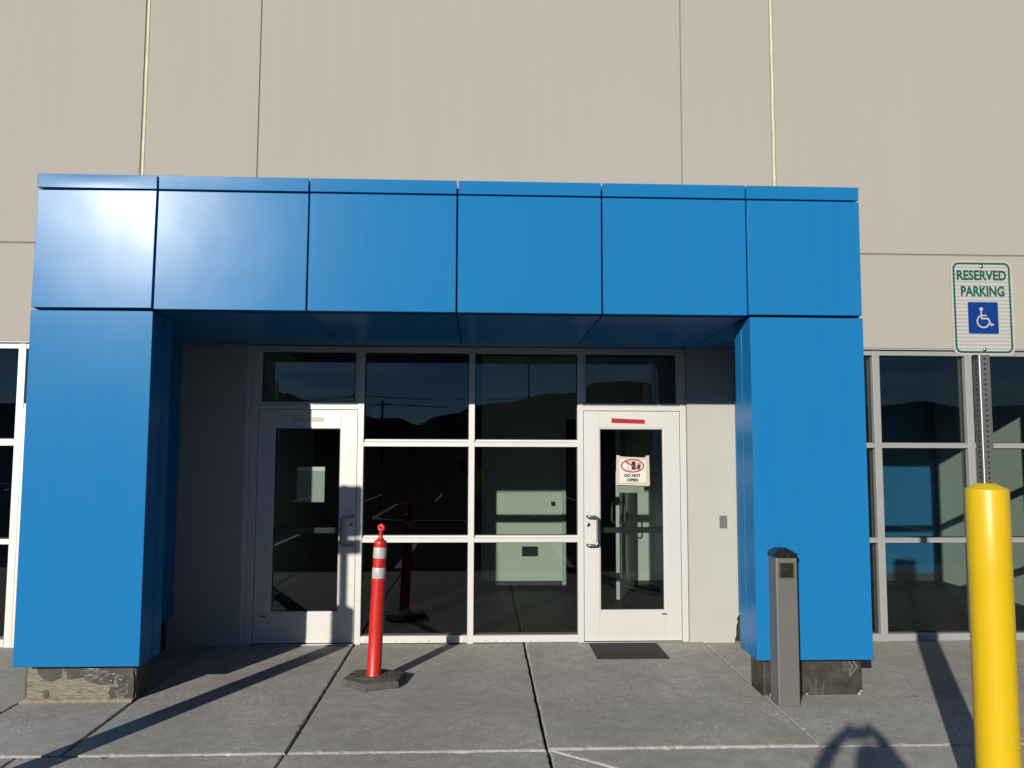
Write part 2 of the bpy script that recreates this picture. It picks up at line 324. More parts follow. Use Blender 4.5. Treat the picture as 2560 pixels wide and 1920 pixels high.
def text(name, body, mat, parent, x0, x1, z0, z1, y, bold=0., depth=.0006, rot=0):
    cu = bpy.data.curves.new(name, 'FONT'); cu.body = body; cu.offset = bold; cu.resolution_u = 3
    t = bpy.data.objects.new(name, cu); C.objects.link(t); dg = bpy.context.evaluated_depsgraph_get()
    me = bpy.data.meshes.new_from_object(t.evaluated_get(dg)); bpy.data.objects.remove(t)
    bm = bmesh.new(); bm.from_mesh(me); bpy.data.meshes.remove(me)
    if rot:
        for v in bm.verts: v.co = Vector((v.co.y, -v.co.x, 0)) if rot < 0 else Vector((-v.co.y, v.co.x, 0))
    xs = [v.co.x for v in bm.verts]; ys = [v.co.y for v in bm.verts]
    ax, bx_, ay, by = min(xs), max(xs), min(ys), max(ys)
    for v in bm.verts: v.co = Vector((x0 + (v.co.x-ax)/(bx_-ax)*(x1-x0), y, z0 + (v.co.y-ay)/(by-ay)*(z1-z0)))
    return obj(name, bm, mat, parent)
def stroke(bm, pts, w, y, closed=False):
    """flat line of width w through (x,z) points, standing in the plane y"""
    n = len(pts); Lf, Rt = [], []
    for i in range(n):
        a = Vector(pts[i-1] if (i or closed) else pts[0]); b = Vector(pts[(i+1) % n] if (i < n-1 or closed) else pts[-1])
        p = Vector(pts[i]); d1 = (p-a).normalized() if (p-a).length > 1e-9 else (b-p).normalized(); d2 = (b-p).normalized() if (b-p).length > 1e-9 else d1
        t = (d1+d2).normalized(); m = Vector((-t.y, t.x)); k = w/2/max(.35, m.dot(Vector((-d1.y, d1.x))))
        Lf.append(bm.verts.new((p.x+m.x*k, y, p.y+m.y*k))); Rt.append(bm.verts.new((p.x-m.x*k, y, p.y-m.y*k)))
    for i in range(n if closed else n-1):
        j = (i+1) % n; bm.faces.new((Lf[i], Lf[j], Rt[j], Rt[i]))
def disc(bm, cx, cz, r, y, seg=24, rz=None):
    bm.faces.new([bm.verts.new((cx + r*math.cos(2*math.pi*i/seg), y, cz + (rz or r)*math.sin(2*math.pi*i/seg))) for i in range(seg)])

# ------------------------------------------------------------------ ground, lot, pavement
bm = bmesh.new(); N = 24
for i in range(N):
    for j in range(N):
        pass
g = [[bm.verts.new(((i/N-.5)*44000, (j/N-.5)*44000, -.34)) for j in range(N+1)] for i in range(N+1)]
for i in range(N):
    for j in range(N): bm.faces.new((g[i][j], g[i+1][j], g[i+1][j+1], g[i][j+1]))
obj('ground', bm, M['soil'], kind='structure')
bm = bmesh.new(); box(bm, -70, 70, -70, -4.56, -.32, -.03)
lot = obj('parking_lot', bm, M['asphalt'], kind='structure')
for i in range(-4, 5):
    x = 4.2 + i*2.74
    if abs(x+7) < .1: continue
    bx('parking_line', M['line'], lot, x-.05, x+.05, -10.2, -4.95, -.029, -.025)
for i in range(-8, 9):
    x = 1.0 + i*2.74
    bx('parking_line', M['line'], lot, x-.05, x+.05, -28.5, -23, -.029, -.025)
# raised island with its kerb beyond the aisle
bm = bmesh.new(); prism(bm, [(p[0], p[1]) for p in rrect(-3.0, 1.6, -21.5, -13.2, 1.4, 8)], -.2, .03, 'z')
isl = obj('kerb_island', bm, M['kerb'], bevel=.03, kind='structure')
bm = bmesh.new(); prism(bm, rrect(-2.85, 1.45, -21.35, -13.35, 1.25, 8), .0, .034, 'z'); obj('planting_bed', bm, M['soil'], isl)
bm = bmesh.new(); box(bm, -40, 40, -4.553, -4.403, -.3, -.02)
obj('kerb', bm, M['kerb'], bevel=.02, kind='structure')
bm = bmesh.new(); box(bm, -40, 40, -4.4, .2, -.3, -.075)
pav = obj('pavement', bm, M['joint'], kind='structure')
def slab(x0, x1, y0, y1, zt, gap=.007, jit=.004, pts=None):
    bm = bmesh.new(); step = .03
    cs = pts or [(x0+gap, y0+gap), (x1-gap, y0+gap), (x1-gap, y1-gap), (x0+gap, y1-gap)]
    n = len(cs); outr, innr = [], []
    for i in range(n):
        a, b = Vector(cs[i]), Vector(cs[(i+1) % n]); k = max(2, int((b-a).length/step)); d = (b-a).normalized(); nn = Vector((-d.y, d.x))
        for q in range(k):
            p = a + (b-a)*(q/k)
            if q == 0:
                pd = (a - Vector(cs[i-1])).normalized(); m2 = Vector((-pd.y, pd.x)) + nn
                outr.append(p); innr.append(p + m2*.006); continue
            chip = .016*max(0, mnoise.noise((p.x*23, p.y*23, i*3.3))-.25)/.5
            j = jit*(.5+mnoise.noise((p.x*9, p.y*9, i*7.7))) + chip
            outr.append(p + nn*j); innr.append(p + nn*(j + .005 + abs(random.gauss(0, .002)) + chip))
    A = [bm.verts.new((p.x, p.y, zt-.085)) for p in outr]; B = [bm.verts.new((p.x, p.y, zt-.0045)) for p in outr]; D = [bm.verts.new((p.x, p.y, zt)) for p in innr]
    m = len(A)
    for i in range(m):
        j = (i+1) % m; bm.faces.new((A[i], A[j], B[j], B[i])); bm.faces.new((B[i], B[j], D[j], D[i]))
    bm.faces.new(D)
    return obj('concrete_slab', bm, M['slab'], pav)
J0 = -2.462; back = .16
for x0, x1, z in ((-9, -6.2, 0), (-6.2, -3.24, .0), (-2.45, -1.142, 0), (-1.142, .415, -.001), (.415, 2.085, .008), (4.6, 6.4, 0), (6.4, 9, 0)):
    slab(x0, x1, J0, back, z, .006 if x0 != -1.142 else .009)
slab(-3.24, -2.45, J0, -1.49, .002)
slab(2.085, 4.6, J0, back, .002, .003, .002)
slab(-3.24, -2.45, -1.49, back, -.01)
for x0, x1 in ((-9, -6.2), (-6.2, -2.7), (-2.7, -1.15), (-1.15, .418), (3.9, 6.4), (6.4, 9)):
    slab(x0, x1, -4.4, J0, -.0035, .005 if x0 < 0 else .004)
# bay in front of the right door, broken by one diagonal crack
slab(0, 0, 0, 0, -.0035, pts=[(.425, -4.395), (2.95, -4.395), (.429, J0-.012)], jit=.003)
slab(0, 0, 0, 0, .001, pts=[(2.965, -4.395), (3.895, -4.395), (3.895, J0-.006), (.440, J0-.006)], jit=.003)

# ------------------------------------------------------------------ mountains behind the viewer
SKY = [(-900,1060),(-400,1035),(0,1050),(300,1030),(500,1010),(640,985),(696,981),(712,989),(722,985),(740,996),(765,1003),(850,1020),(916,1042),(938,1047),(1000,1045),(1024,1057),(1040,1066),(1082,1045),(1121,1034),(1150,1032),(1172,1016),(1192,1013),(1245,1006),(1312,997),(1351,984),(1438,980),(1481,955),(1563,948),(1621,953),(1750,975),(1900,1000),(2050,1012),(2201,1009),(2258,1003),(2313,994),(2359,1004),(2393,1010),(2486,1011),(2520,1004),(2700,1010),(3400,1050)]
SKY = [(x, y-35 if x < 1740 else y) for x, y in SKY]
SKY2 = [(300,1040),(700,1030),(860,1040),(960,1036),(1040,1048),(1120,1022),(1172,1008),(1300,1000),(1700,1010),(2300,1020)]
def ridge(name, tab, D, depth):
    bm = bmesh.new(); rows = []
    xs = []; x = tab[0][0]
    while x <= tab[-1][0]: xs.append(x); x += 12
    for x in xs:
        y = tab[-1][1]
        for (a, ya), (b, yb) in zip(tab, tab[1:]):
            if a <= x <= b: y = ya + (yb-ya)*(x-a)/(b-a)
        y += 3*mnoise.noise((x*.02, D, 0)) + 1.5*mnoise.noise((x*.07, D, 3))
        az = math.atan((x-1280)/1925) + YAW; h = 1.84 + D*(1106-y)/1925*math.cos(az)
        dv = Vector((math.sin(az), -math.cos(az), 0))
        col = []
        for k in range(9):
            t = k/8; dd = D - depth*(1-t); hh = max(0, h*(t**1.4) + h*.10*mnoise.noise((x*.03, t*5, D))*(t*(1-t)*4))
            p = dv*dd; col.append(bm.verts.new((p.x, p.y, hh-.3)))
        p = dv*(D+depth); col.append(bm.verts.new((p.x, p.y, -.3))); rows.append(col)
    for a, b in zip(rows, rows[1:]):
        for i in range(len(a)-1): bm.faces.new((a[i], b[i], b[i+1], a[i+1]))
    return obj(name, bm, M['rock'], smooth=True, kind='structure')
ridge('mountain_range', SKY, 6000, 2200); ridge('mountain_range', SKY2, 14000, 3000)

# ------------------------------------------------------------------ the building
B = thing('building', 'beige concrete building with joint lines above the blue portal and dark glazed front', 'building', (0, 0, 0))
XW = [-11, -3.188, -2.119, 1.93, 2.832, 11]; G = .011
WY = -.05
bx('wall_backing', M['groove'], B, -11.02, 11.02, -.041, .22, 2.80, 9.6)
for i in range(5):
    g0 = .021 if i in (1, 4) else .006; g1 = .021 if i in (0, 3) else .006
    for z0, z1 in ((2.757, 3.662), (3.678, 9.6)):
        bx('wall_panel', M['wall'], B, XW[i]+g0, XW[i+1]-g1, WY, -.03 if z0 > 3 else .2205, z0, z1, .004)
for xs_ in (-3.188, 2.832):                                   # wide panel joints filled with a wavy bead
    bm = bmesh.new(); rs = []
    for k in range(120):
        z = 2.79 + k*.0565; w = .0165; x = xs_ + .004 + .0035*mnoise.noise((z*2.3, xs_, 0)); d = .006*mnoise.noise((z*5, xs_, 9))
        rs.append([bm.verts.new(q) for q in ((x-w, -.038, z), (x-w*.6, -.046+d*.4, z), (x, -.049+d*.4, z), (x+w*.6, -.047+d*.4, z), (x+w, -.038, z))])
    for a, b in zip(rs, rs[1:]):
        for i in range(4): bm.faces.new((a[i], a[i+1], b[i+1], b[i]))
    obj('sealant_joint', bm, M['seal'], B, smooth=True)
bx('wall_panel', M['wall'], B, -11, -7.2, WY, .22, 0, 2.750, .004)
bx('wall_panel', M['wall'], B, 7.2, 11, WY, .22, 0, 2.750, .004)
# window head flashing and lintel returns
for x0, x1 in ((-7.2, -3.0), (2.62, 7.2)):
    bx('head_flashing', M['greyframe'], B, x0, x1, -.047, .10, 2.7425, 2.7565)
# stucco piers either side of the recessed entrance; the right one has a ragged, unfinished edge
bx('stucco_pier', M['stucco'], B, -2.90, -2.172, -.022, .2, -.03, 2.7565, .004)
bm = bmesh.new(); e = []
k = 90
for i in range(k+1):
    z = -.03 + 2.786*i/k; x = 2.425 + .008*mnoise.noise((0, 0, z*7)) + .004*mnoise.noise((0, 3, z*24))
    if z < .27: x -= .055*(1-max(z, 0)/.27)**.5 + .016*mnoise.noise((4, 0, z*40))
    e.append((x, z))
prism(bm, [(1.950, -.03)] + e + [(1.950, 2.7565)], -.022, .2)
obj('stucco_pier', bm, M['stucco'], B)
bx('wall_backing', M['membrane'], B, 2.38, 2.88, .03, .19, -.03, 2.756)
bx('wall_backing', M['membrane'], B, -3.2, -2.86, .03, .19, -.03, 2.756)
bx('stucco_reveal', M['frame'], B, -2.170, -2.130, -.006, .1, .0, 2.74)
# --- glazing
FD = .114
def mull(x0, x1, z0, z1, y0=0., name='mullion'): return bx(name, M['frame'], B, x0, x1, y0, FD, z0, z1, .0025)
def pane(x0, x1, z0, z1, par=None, y=.048, lean=.52):
    bm = bmesh.new(); box(bm, x0-.004, x1+.004, y, y+.006, z0-.004, z1+.004)
    for v in bm.verts: v.co.y += (v.co.z - (z0+z1)/2)*math.tan(R(lean))   # units sit half a degree off plumb
    q = obj('pane', bm, M['glass'], par or B)
    bm = bmesh.new()                                           # black gasket line round the glass
    for a in ((x0, x1, z0, z0+.007), (x0, x1, z1-.007, z1), (x0, x0+.007, z0+.007, z1-.007), (x1-.007, x1, z0+.007, z1-.007)):
        box(bm, a[0], a[1], y-.010, y-.0005, a[2], a[3])
    obj('gasket', bm, M['gasket'], par or B); return q
def hbar(x0, x1, z0, z1, y0=.003, name='transom_bar', mt='frame'):
    bm = bmesh.new()                                           # flat face with a sloped glazing stop on top
    s = (z1-z0)*.42
    prof = [(y0, z0), (y0, z1-s), (y0+.016, z1-s*.55), (y0+.018, z1), (FD-.002, z1), (FD-.002, z0)]
    a = [bm.verts.new((x0, p[0], p[1])) for p in prof]; b = [bm.verts.new((x1, p[0], p[1])) for p in prof]
    bm.faces.new(a); bm.faces.new(list(reversed(b)))
    for i in range(6): bm.faces.new((a[i], b[i], b[(i+1) % 6], a[(i+1) % 6]))
    return obj(name, bm, M[mt], B, .0015)
HZ = 2.684
# entrance storefront
for x0, x1 in ((-2.128, -2.062), (-1.142, -1.086), (-.109, -.054), (.914, .969), (1.889, 1.945)): mull(x0, x1, 0, 2.738)
for x0, x1 in ((-2.062, -1.142), (-1.086, -.109), (-.054, .914), (.969, 1.889)): bx('head_rail', M['frame'], B, x0, x1, .004, FD-.002, HZ, 2.736, .002)
for x0, x1 in ((-1.086, -.109), (-.054, .914)):
    hbar(x0, x1, 1.803, 1.868); hbar(x0, x1, .919, .980); bx('sill_rail', M['frame'], B, x0, x1, -.004, FD-.002, 0.012, .074, .003)
    pane(x0, x1, 1.868, HZ); pane(x0, x1, .980, 1.803); pane(x0, x1, .074, .919)
for x0, x1 in ((-2.062, -1.142), (.969, 1.889)):
    bx('door_header', M['frame'], B, x0, x1, .001, FD-.002, 2.146, 2.188, .002)
    bx('transom_bar', M['frame'], B, x0, x1, .014, FD-.002, 2.1885, 2.216, .002)
    for a, b in ((x0, x0+.024), (x1-.030, x1)): bx('glazing_stop', M['frame'], B, a, b, .018, FD-.004, 2.2165, HZ-.0005, .002)
    pane(x0+.024, x1-.030, 2.216, HZ)
def door(x0, x1, glass, side, label):
    """aluminium stile-and-rail door; side=-1 puts the pull on its left stile"""
    gx0, gx1, gz0, gz1 = glass; y0, y1 = .010, .055; t = .0015
    bm = bmesh.new(); z0, z1 = .016, 2.142
    box(bm, x0+.003, gx0, y0, y1, z0, z1); box(bm, gx1, x1-.003, y0, y1, z0, z1)
    d = obj('door', bm, M['frame'], B, .002); d['label'] = label
    bx('top_rail', M['frame'], d, gx0+.0008, gx1-.0008, y0+t, y1-t, gz1, z1-.001, .0012)
    bx('bottom_rail', M['frame'], d, gx0+.0008, gx1-.0008, y0+t, y1-t, z0+.001, gz0, .0012)
    bm = bmesh.new()
    for a in ((gx0, gx1, gz0, gz0+.012), (gx0, gx1, gz1-.012, gz1), (gx0, gx0+.010, gz0+.012, gz1-.012), (gx1-.010, gx1, gz0+.012, gz1-.012)): box(bm, a[0]+.0005, a[1]-.0005, y0+.006, y0+.02, a[2]+.0005, a[3]-.0005)
    obj('glazing_bead', bm, M['frame'], d)
    pane(gx0+.010, gx1-.010, gz0+.012, gz1-.012, d, .030)
    hx = (x0 + .095) if side < 0 else (x1 - .095); s = 1 if side < 0 else -1
    a, b = hx - s*.066, hx + s*.027; zc0, zc1 = .895, 1.158
    pts = [(a, y0, zc1), (a, y0-.05, zc1)]
    pts = [(a, y0+.002, zc1), (a, y0-.035, zc1)]
    for i in range(5): pts.append((a + s*.02*(1-math.cos(R(22.5*i))), y0-.035-.02*math.sin(R(22.5*i)), zc1))
    for i in range(1, 7): t_ = R(15*i); pts.append((b - s*.03 + s*.03*math.sin(t_), y0-.055, zc1 - .03*(1-math.cos(t_))))
    low = [(p[0], p[1], zc0+zc1-p[2]) for p in reversed(pts)]
    bm = bmesh.new(); tube(bm, pts + low,   .0125, 12)
    h = obj('pull_handle', bm, M['pull'], d, smooth=True)
    bm = bmesh.new(); lk = hx - s*.056
    skin_rings(bm, [ring(bm, (lk, y, 1.082), r, (0, 1, 0), 20) for y, r in ((y0+.002, .019), (y0-.008, .019), (y0-.010, .016))])
    lc = obj('lock_cylinder', bm, M['steel'], d, smooth=True)
    bm = bmesh.new(); skin_rings(bm, [ring(bm, (lk, y, 1.082), .009, (0, 1, 0), 14) for y in (y0-.009, y0-.0115)])
    obj('key_core', bm, M['black'], d)
    bm = bmesh.new(); box(bm, gx0-.015, gx1+.015, .085, .125, .994, 1.046)
    for q in (gx0-.03, gx1+.005): box(bm, q, q+.03, .056, .085, 1.0, 1.04)
    obj('push_bar', bm, M['darkbar'], d, .004)
    mx_ = gx0-.08 if side > 0 else gx1-.03
    bx('maker_plate', M['ink'], d, mx_, mx_+.045, y0-.0015, y0+.001, gz0-.034, gz0-.022)
    bx('threshold', M['steel'], B, x0, x1, -.045, .105, -.004, .0135, .003)
    bm = bmesh.new(); box(bm, x0+.004, x1-.004, y0-.004, y0+.0, .018, .048); obj('door_sweep', bm, M['frame'], d)
    return d
door(-2.060, -1.144, (-1.909, -1.293, .285, 1.981), 1, 'pale metal glazed door left, half in the shade')
door(.971, 1.887, (1.117, 1.730, .286, 1.985), -1, 'pale metal glazed door right, in full sun')
bm = bmesh.new()
for k in range(16):
    x = -1.05 + k*.124 + random.uniform(-.04, .04); z = random.choice((.022, .030, .026)); w_ = random.uniform(.003, .011)
    if -.12 < x < -.04: continue
    box(bm, x, x+w_, -.0052, -.0035, z, z+random.uniform(.003, .006))
obj('sill_fixing', bm, M['joint'], B, kind='stuff')
# side glazing, right of the portal and left of it
def band(xs, zs, x_end0, x_end1, par_y=-.022, mt='frame'):
    for x in xs: bx('mullion', M[mt], B, x-.034, x+.034, par_y, par_y+FD, 0, 2.742, .003)
    lim = [x_end0] + [v for x in xs for v in (x-.034, x+.034)] + [x_end1]
    for i in range(0, len(lim), 2):
        x0, x1 = lim[i], lim[i+1]
        if x1-x0 < .02: continue
        bx('head_rail', M[mt], B, x0, x1, par_y+.004, par_y+FD-.002, 2.690, 2.741, .003)
        bx('sill_rail', M[mt], B, x0, x1, par_y-.002, par_y+FD-.002, .004, .070, .003)
        zz = [.070]
        for z0, z1 in zs:
            hbar(x0, x1, z0, z1, par_y+.003, mt=mt); zz += [z0, z1]
        zz.append(2.690)
        for j in range(0, len(zz), 2): pane(x0, x1, zz[j], zz[j+1], None, par_y+.058, .0)
band([2.89, 3.79, 4.70, 5.61, 6.52], ((.912, .955), (1.804, 1.852)), 2.88, 7.2, mt='greyframe')
band([-6.9, -5.9, -5.05, -4.21], ((.912, .955), (1.800, 1.860)), -7.2, -4.176)
bx('side_door_jamb', M['frame'], B, -4.1755, -4.128, -.022, .08, 0, 2.145, .002)
bx('head_rail', M['frame'], B, -4.1755, -3.0, -.018, .090, 2.690, 2.741, .003)
bx('door_header', M['frame'], B, -4.1755, -3.0, -.020, .090, 2.1455, 2.184, .003)
pane(-4.1755, -3.0, 2.184, 2.690, None, .036); pane(-4.128, -3.0, .02, 2.145, None, .036)
# --- interior seen through the glass
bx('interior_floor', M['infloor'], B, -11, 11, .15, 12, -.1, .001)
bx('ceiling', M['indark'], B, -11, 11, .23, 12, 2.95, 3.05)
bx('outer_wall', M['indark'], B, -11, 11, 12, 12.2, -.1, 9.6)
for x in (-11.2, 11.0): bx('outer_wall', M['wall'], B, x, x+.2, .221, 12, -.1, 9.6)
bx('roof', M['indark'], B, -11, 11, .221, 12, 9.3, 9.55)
bx('interior_wall', M['inwall'], B, .02, 1.045, 2.655, 2.80, 0, 2.95)
bx('interior_wall', M['inwall'], B, 1.955, 2.44, 2.655, 2.80, 0, 2.95)
bx('interior_wall', M['inwall'], B, 1.045, 1.955, 2.656, 2.80, 2.15, 2.95)
bx('skirting', M['base'], B, .02, 1.045, 2.645, 2.6545, 0, .10); bx('skirting', M['base'], B, 1.955, 2.40, 2.645, 2.6545, 0, .10)
bx('interior_wall', M['inwall'], B, 2.44, 2.56, .15, 3.13, 0, 2.95)
bx('interior_wall', M['inwall'], B, -2.56, -2.44, .15, 4.2, 0, 2.95)
bx('interior_wall', M['inblue'], B, 2.56, 6.24, 3.13, 3.25, 0, 2.95)
bx('interior_wall', M['inwall'], B, 6.24, 6.36, .5, 3.25, 0, 2.95)
bx('interior_wall', M['inblue'], B, -7.0, -2.56, 4.0, 4.1, 0, 2.95)
bx('skirting', M['base'], B, 2.57, 6.23, 3.12, 3.1295, 0, .10)
bx('door_jamb', M['frame'], B, 1.047, 1.095, 2.63, 2.82, 0, 2.148, .003); bx('door_jamb', M['frame'], B, 1.905, 1.953, 2.63, 2.82, 0, 2.148, .003)
def inner_leaf():                                              # vestibule door standing open towards the glass
    a, b = Vector((1.90, 2.64)), Vector((1.625, 1.90)); d = (b-a).normalized(); n = Vector((-d.y, d.x))*.022
    Ln = (b-a).length
    def pr(bm, s0, s1, z0, z1, w=1.):
        pts = [a+d*s0+n*w, a+d*s1+n*w, a+d*s1-n*w, a+d*s0-n*w]; prism(bm, [(p.x, p.y) for p in pts], z0, z1, 'z')
    bm = bmesh.new(); pr(bm, 0, .09, .01, 2.13); pr(bm, Ln-.1, Ln, .01, 2.13); pr(bm, .09, Ln-.1, .01, .2); pr(bm, .09, Ln-.1, 2.03, 2.13)
    q = obj('inner_door', bm, M['frame'], B, .002)
    bm = bmesh.new(); pr(bm, .09, Ln-.1, .2, 2.03, .14); obj('pane', bm, M['glass'], q)
    bm = bmesh.new(); p = a+d*(Ln-.05); s = n.normalized()
    for sg in (1, -1):
        tube(bm, [(p.x+s.x*sg*t, p.y+s.y*sg*t, z) for t, z in ((.02, 1.14), (.06, 1.14), (.075, 1.12), (.075, .92), (.06, .90), (.02, .90))], .010, 8)
    obj('pull_handle', bm, M['steel'], q, smooth=True)
inner_leaf()
# dark panel imitating a shadow cast on the interior wall, and a small switch
bx('shadow_panel', M['gasket'], B, .535, .731, 2.635, 2.654, .41, .53, .004); bx('wall_switch', M['gasket'], B, .905, .95, 2.625, 2.654, 1.045, 1.095, .003)

# ------------------------------------------------------------------ blue portal
P = thing('entrance_portal', 'bright blue metal-clad portal framing the two doors, with six fascia bays', 'portal', (0, -1.62, 0))
PX = [-3.234, -2.371, -1.273, -.182, .896, 1.990, 2.856]; PY = -1.62; g = .0065
bx('frame_core', M['ink'], P, -3.20, 2.82, -1.575, -.06, 2.84, 3.74)
def panel(name, x0, x1, y0, y1, z0, z1, tilt=0., lean=0.):
    """cassette with a slightly pillowed front"""
    bm = bmesh.new(); nx, nz = 10, 10; pil = random.uniform(-.0012, .002)
    fr = [[None]*(nz+1) for _ in range(nx+1)]
    for i in range(nx+1):
        for j in range(nz+1):
            u, v = i/nx, j/nz; w = 16*u*(1-u)*v*(1-v)
            fr[i][j] = bm.verts.new((x0+(x1-x0)*u, y0 - pil*w + tilt*(u-.5)*(x1-x0) + lean*(v-.5)*(z1-z0), z0+(z1-z0)*v))
    for i in range(nx):
        for j in range(nz): bm.faces.new((fr[i][j], fr[i+1][j], fr[i+1][j+1], fr[i][j+1]))
    bk = [bm.verts.new(q) for q in ((x0, y1, z0), (x1, y1, z0), (x1, y1, z1), (x0, y1, z1))]
    bm.faces.new(list(reversed(bk)))
    bm.faces.new([fr[i][0] for i in range(nx, -1, -1)] + [bk[0], bk[1]]); bm.faces.new([fr[i][nz] for i in range(nx+1)] + [bk[2], bk[3]])
    bm.faces.new([fr[0][j] for j in range(nz+1)] + [bk[3], bk[0]]); bm.faces.new([fr[nx][j] for j in range(nz, -1, -1)] + [bk[1], bk[2]])
    o = obj(name, bm, M['blue'], P, .003, smooth=True); return o
for i in range(6):
    x0 = PX[i] + (g if i else 0); x1 = PX[i+1] - (g if i < 5 else 0); t = (-.024, .006, .002, .002, .001, -.001)[i]; ln = (.020, .016, .006, -.002, -.001, -.002)[i]
    panel('fascia_panel', x0, x1, PY, -1.57, 2.795 + (.006 if i in (0, 5) else 0), 3.671, t, ln)
    panel('coping_panel', x0, x1, PY-.002, -1.3, 3.684, 3.784, 0., -.05)
    bx('top_flashing', M['blue'], P, x0, x1, -1.299, -.051, 3.755, 3.782, .003)
panel('column_panel', PX[0], -2.371, PY, -1.418, .275, 2.781); panel('column_panel', 2.004, PX[6]+.004, PY, -1.418, .280, 2.781)
panel('return_panel', PX[0], -2.371, -1.408, -1.262, .275, 2.781); panel('return_panel', 2.004, PX[6]+.004, -1.408, -1.262, .280, 2.781)
bx('wing_panel', M['blue'], P, PX[0], -2.752, -1.258, -.052, .275, 2.781, .003)
bx('wing_panel', M['blue'], P, 2.398, PX[6]+.004, -1.258, -.052, .275, 2.781, .003)
for x0, x1 in ((PX[0], -3.2), (2.82, PX[6])):
    bx('side_panel', M['blue'], P, x0, x1, -1.5695, -.052, 2.797, 3.671, .003)
    bx('side_coping', M['blue'], P, x0, x1, -1.2995, -.052, 3.684, 3.7545, .003)
SXs = [-2.748, -2.371, -1.273, -.182, .896, 1.990, 2.396]
for i in range(6):
    bm = bmesh.new(); x0, x1 = SXs[i]+.005, SXs[i+1]-.005; ya = -1.56 if 0 < i < 5 else -1.25; za = 2.785 if 0 < i < 5 else 2.775
    pts = [(ya, za), (-.03, 2.742), (-.03, 2.81), (ya, 2.835)]
    a = [bm.verts.new((x0, p[0], p[1])) for p in pts]; b = [bm.verts.new((x1, p[0], p[1])) for p in pts]
    bm.faces.new(a); bm.faces.new(list(reversed(b)))
    for k in range(4): bm.faces.new((a[k], b[k], b[(k+1) % 4], a[(k+1) % 4]))
    obj('soffit_panel', bm, M['blue'], P, .002)
# feet of the two columns
fl = bx('column_base', M['membrane'], P, -3.222, -2.445, -1.478, -1.28, -.06, .35, .006)
bx('render_face', M['torn'], fl, -3.205, -2.462, -1.4855, -1.4775, -.06, .35, .003)
bx('column_base', M['membrane'], P, -3.19, -2.80, -1.278, -.06, -.06, .35, .006)
def blob(cx, cz, rx, rz, seed, y, name, mat, tip=0.):
    bm = bmesh.new(); pts = []
    for i in range(26):
        t = 2*math.pi*i/26; r = 1 + .38*mnoise.noise((math.cos(t)*1.6+seed, math.sin(t)*1.6, seed*2.1)) + .12*mnoise.noise((math.cos(t)*6, math.sin(t)*6+seed, 1))
        pts.append((cx + rx*r*math.cos(t), min(.30, max(.012, cz + rz*r*math.sin(t) + tip*math.cos(t)))))
    prism(bm, pts, y, -1.480); return obj(name, bm, mat, P, .002)
for a in ((-3.04, .235, .085, .10, 1), (-2.86, .235, .10, .085, 2), (-2.68, .215, .15, .085, 3), (-2.53, .195, .055, .12, 4), (-2.60, .055, .03, .05, 5), (-3.07, .05, .022, .03, 6), (-2.49, .28, .03, .03, 8), (-2.95, .285, .10, .035, 9), (-2.66, .285, .09, .05, 10), (-2.475, .10, .02, .10, 13)):
    blob(*a, -1.4875 - .0004*a[4], 'membrane_scrap', M['membrane'])
blob(-2.72, .175, .12, .055, 11, -1.493, 'foil_scrap', M['foil'], -.03); blob(-2.52, .085, .062, .065, 12, -1.492, 'foil_scrap', M['foil'], .01); blob(-2.555, .165, .07, .02, 14, -1.4935, 'foil_scrap', M['foil'], -.02)
bm = bmesh.new(); rs = []
for k in range(60):
    x = -3.235 + k*.0132; h = .022 + .008*mnoise.noise((x*19, 0, 0)); d = .045 + .014*mnoise.noise((x*13, 5, 0))
    rs.append([bm.verts.new(q) for q in ((x, -1.486, h), (x, -1.486-d*.5, h*.8), (x, -1.486-d, .001), (x, -1.486, -.01))])
skin_rings(bm, rs); obj('mortar_fillet', bm, M['mortar'], P)
br = bx('column_base', M['membrane'], P, 2.088, 2.825, -1.515, -1.245, -.06, .35, .006)
bx('column_base', M['membrane'], P, 2.44, 2.80, -1.243, -.06, -.06, .35, .006)
yy = -1.5165
text('membrane_print', 'Water', M['print'], br, 2.4655, 2.487, -.005, .125, yy, .006, rot=-1)
text('membrane_print', '"Va', M['print'], br, 2.512, 2.537, -.002, .095, yy, .006, rot=-1)
bm = bmesh.new(); cx, cz = 2.735, .205
stroke(bm, [(cx-.012, cz+.075), (cx+.055, cz+.0), (cx-.002, cz-.065), (cx-.002, cz-.03), (cx+.02, cz), (cx-.012, cz+.035)], .012, yy, True)
for q in range(4):
    stroke(bm, [(cx-.055+.014*q, cz-.035), (cx-.055+.014*q, cz+.035)], .003, yy); stroke(bm, [(cx-.06, cz-.03+.02*q), (cx-.008, cz-.03+.02*q)], .003, yy)
stroke(bm, [(cx+.0, cz-.075), (cx+.06, cz-.075)], .002, yy)
obj('membrane_print', bm, M['print'], br)
bm = bmesh.new(); stroke(bm, [(2.405+.035*math.cos(R(a)), .055+.055*math.sin(R(a))) for a in range(-90, 91, 15)], .004, yy); obj('membrane_print', bm, M['print'], br)
bm = bmesh.new()
for a in ((2.80, -1.517, .01, .016), (2.812, -1.52, .025, .012), (2.795, -1.522, .004, .012), (2.405, -1.52, .008, .010), (2.14, -1.52, .006, .012), (2.16, -1.52, .004, .009)):
    lathe(bm, [(a[3]*.6, 0), (a[3], .006), (a[3]*.5, .014)], (a[0], a[1], a[2]-.004), 7)
obj('mortar_crumb', bm, M['kerb'], P)

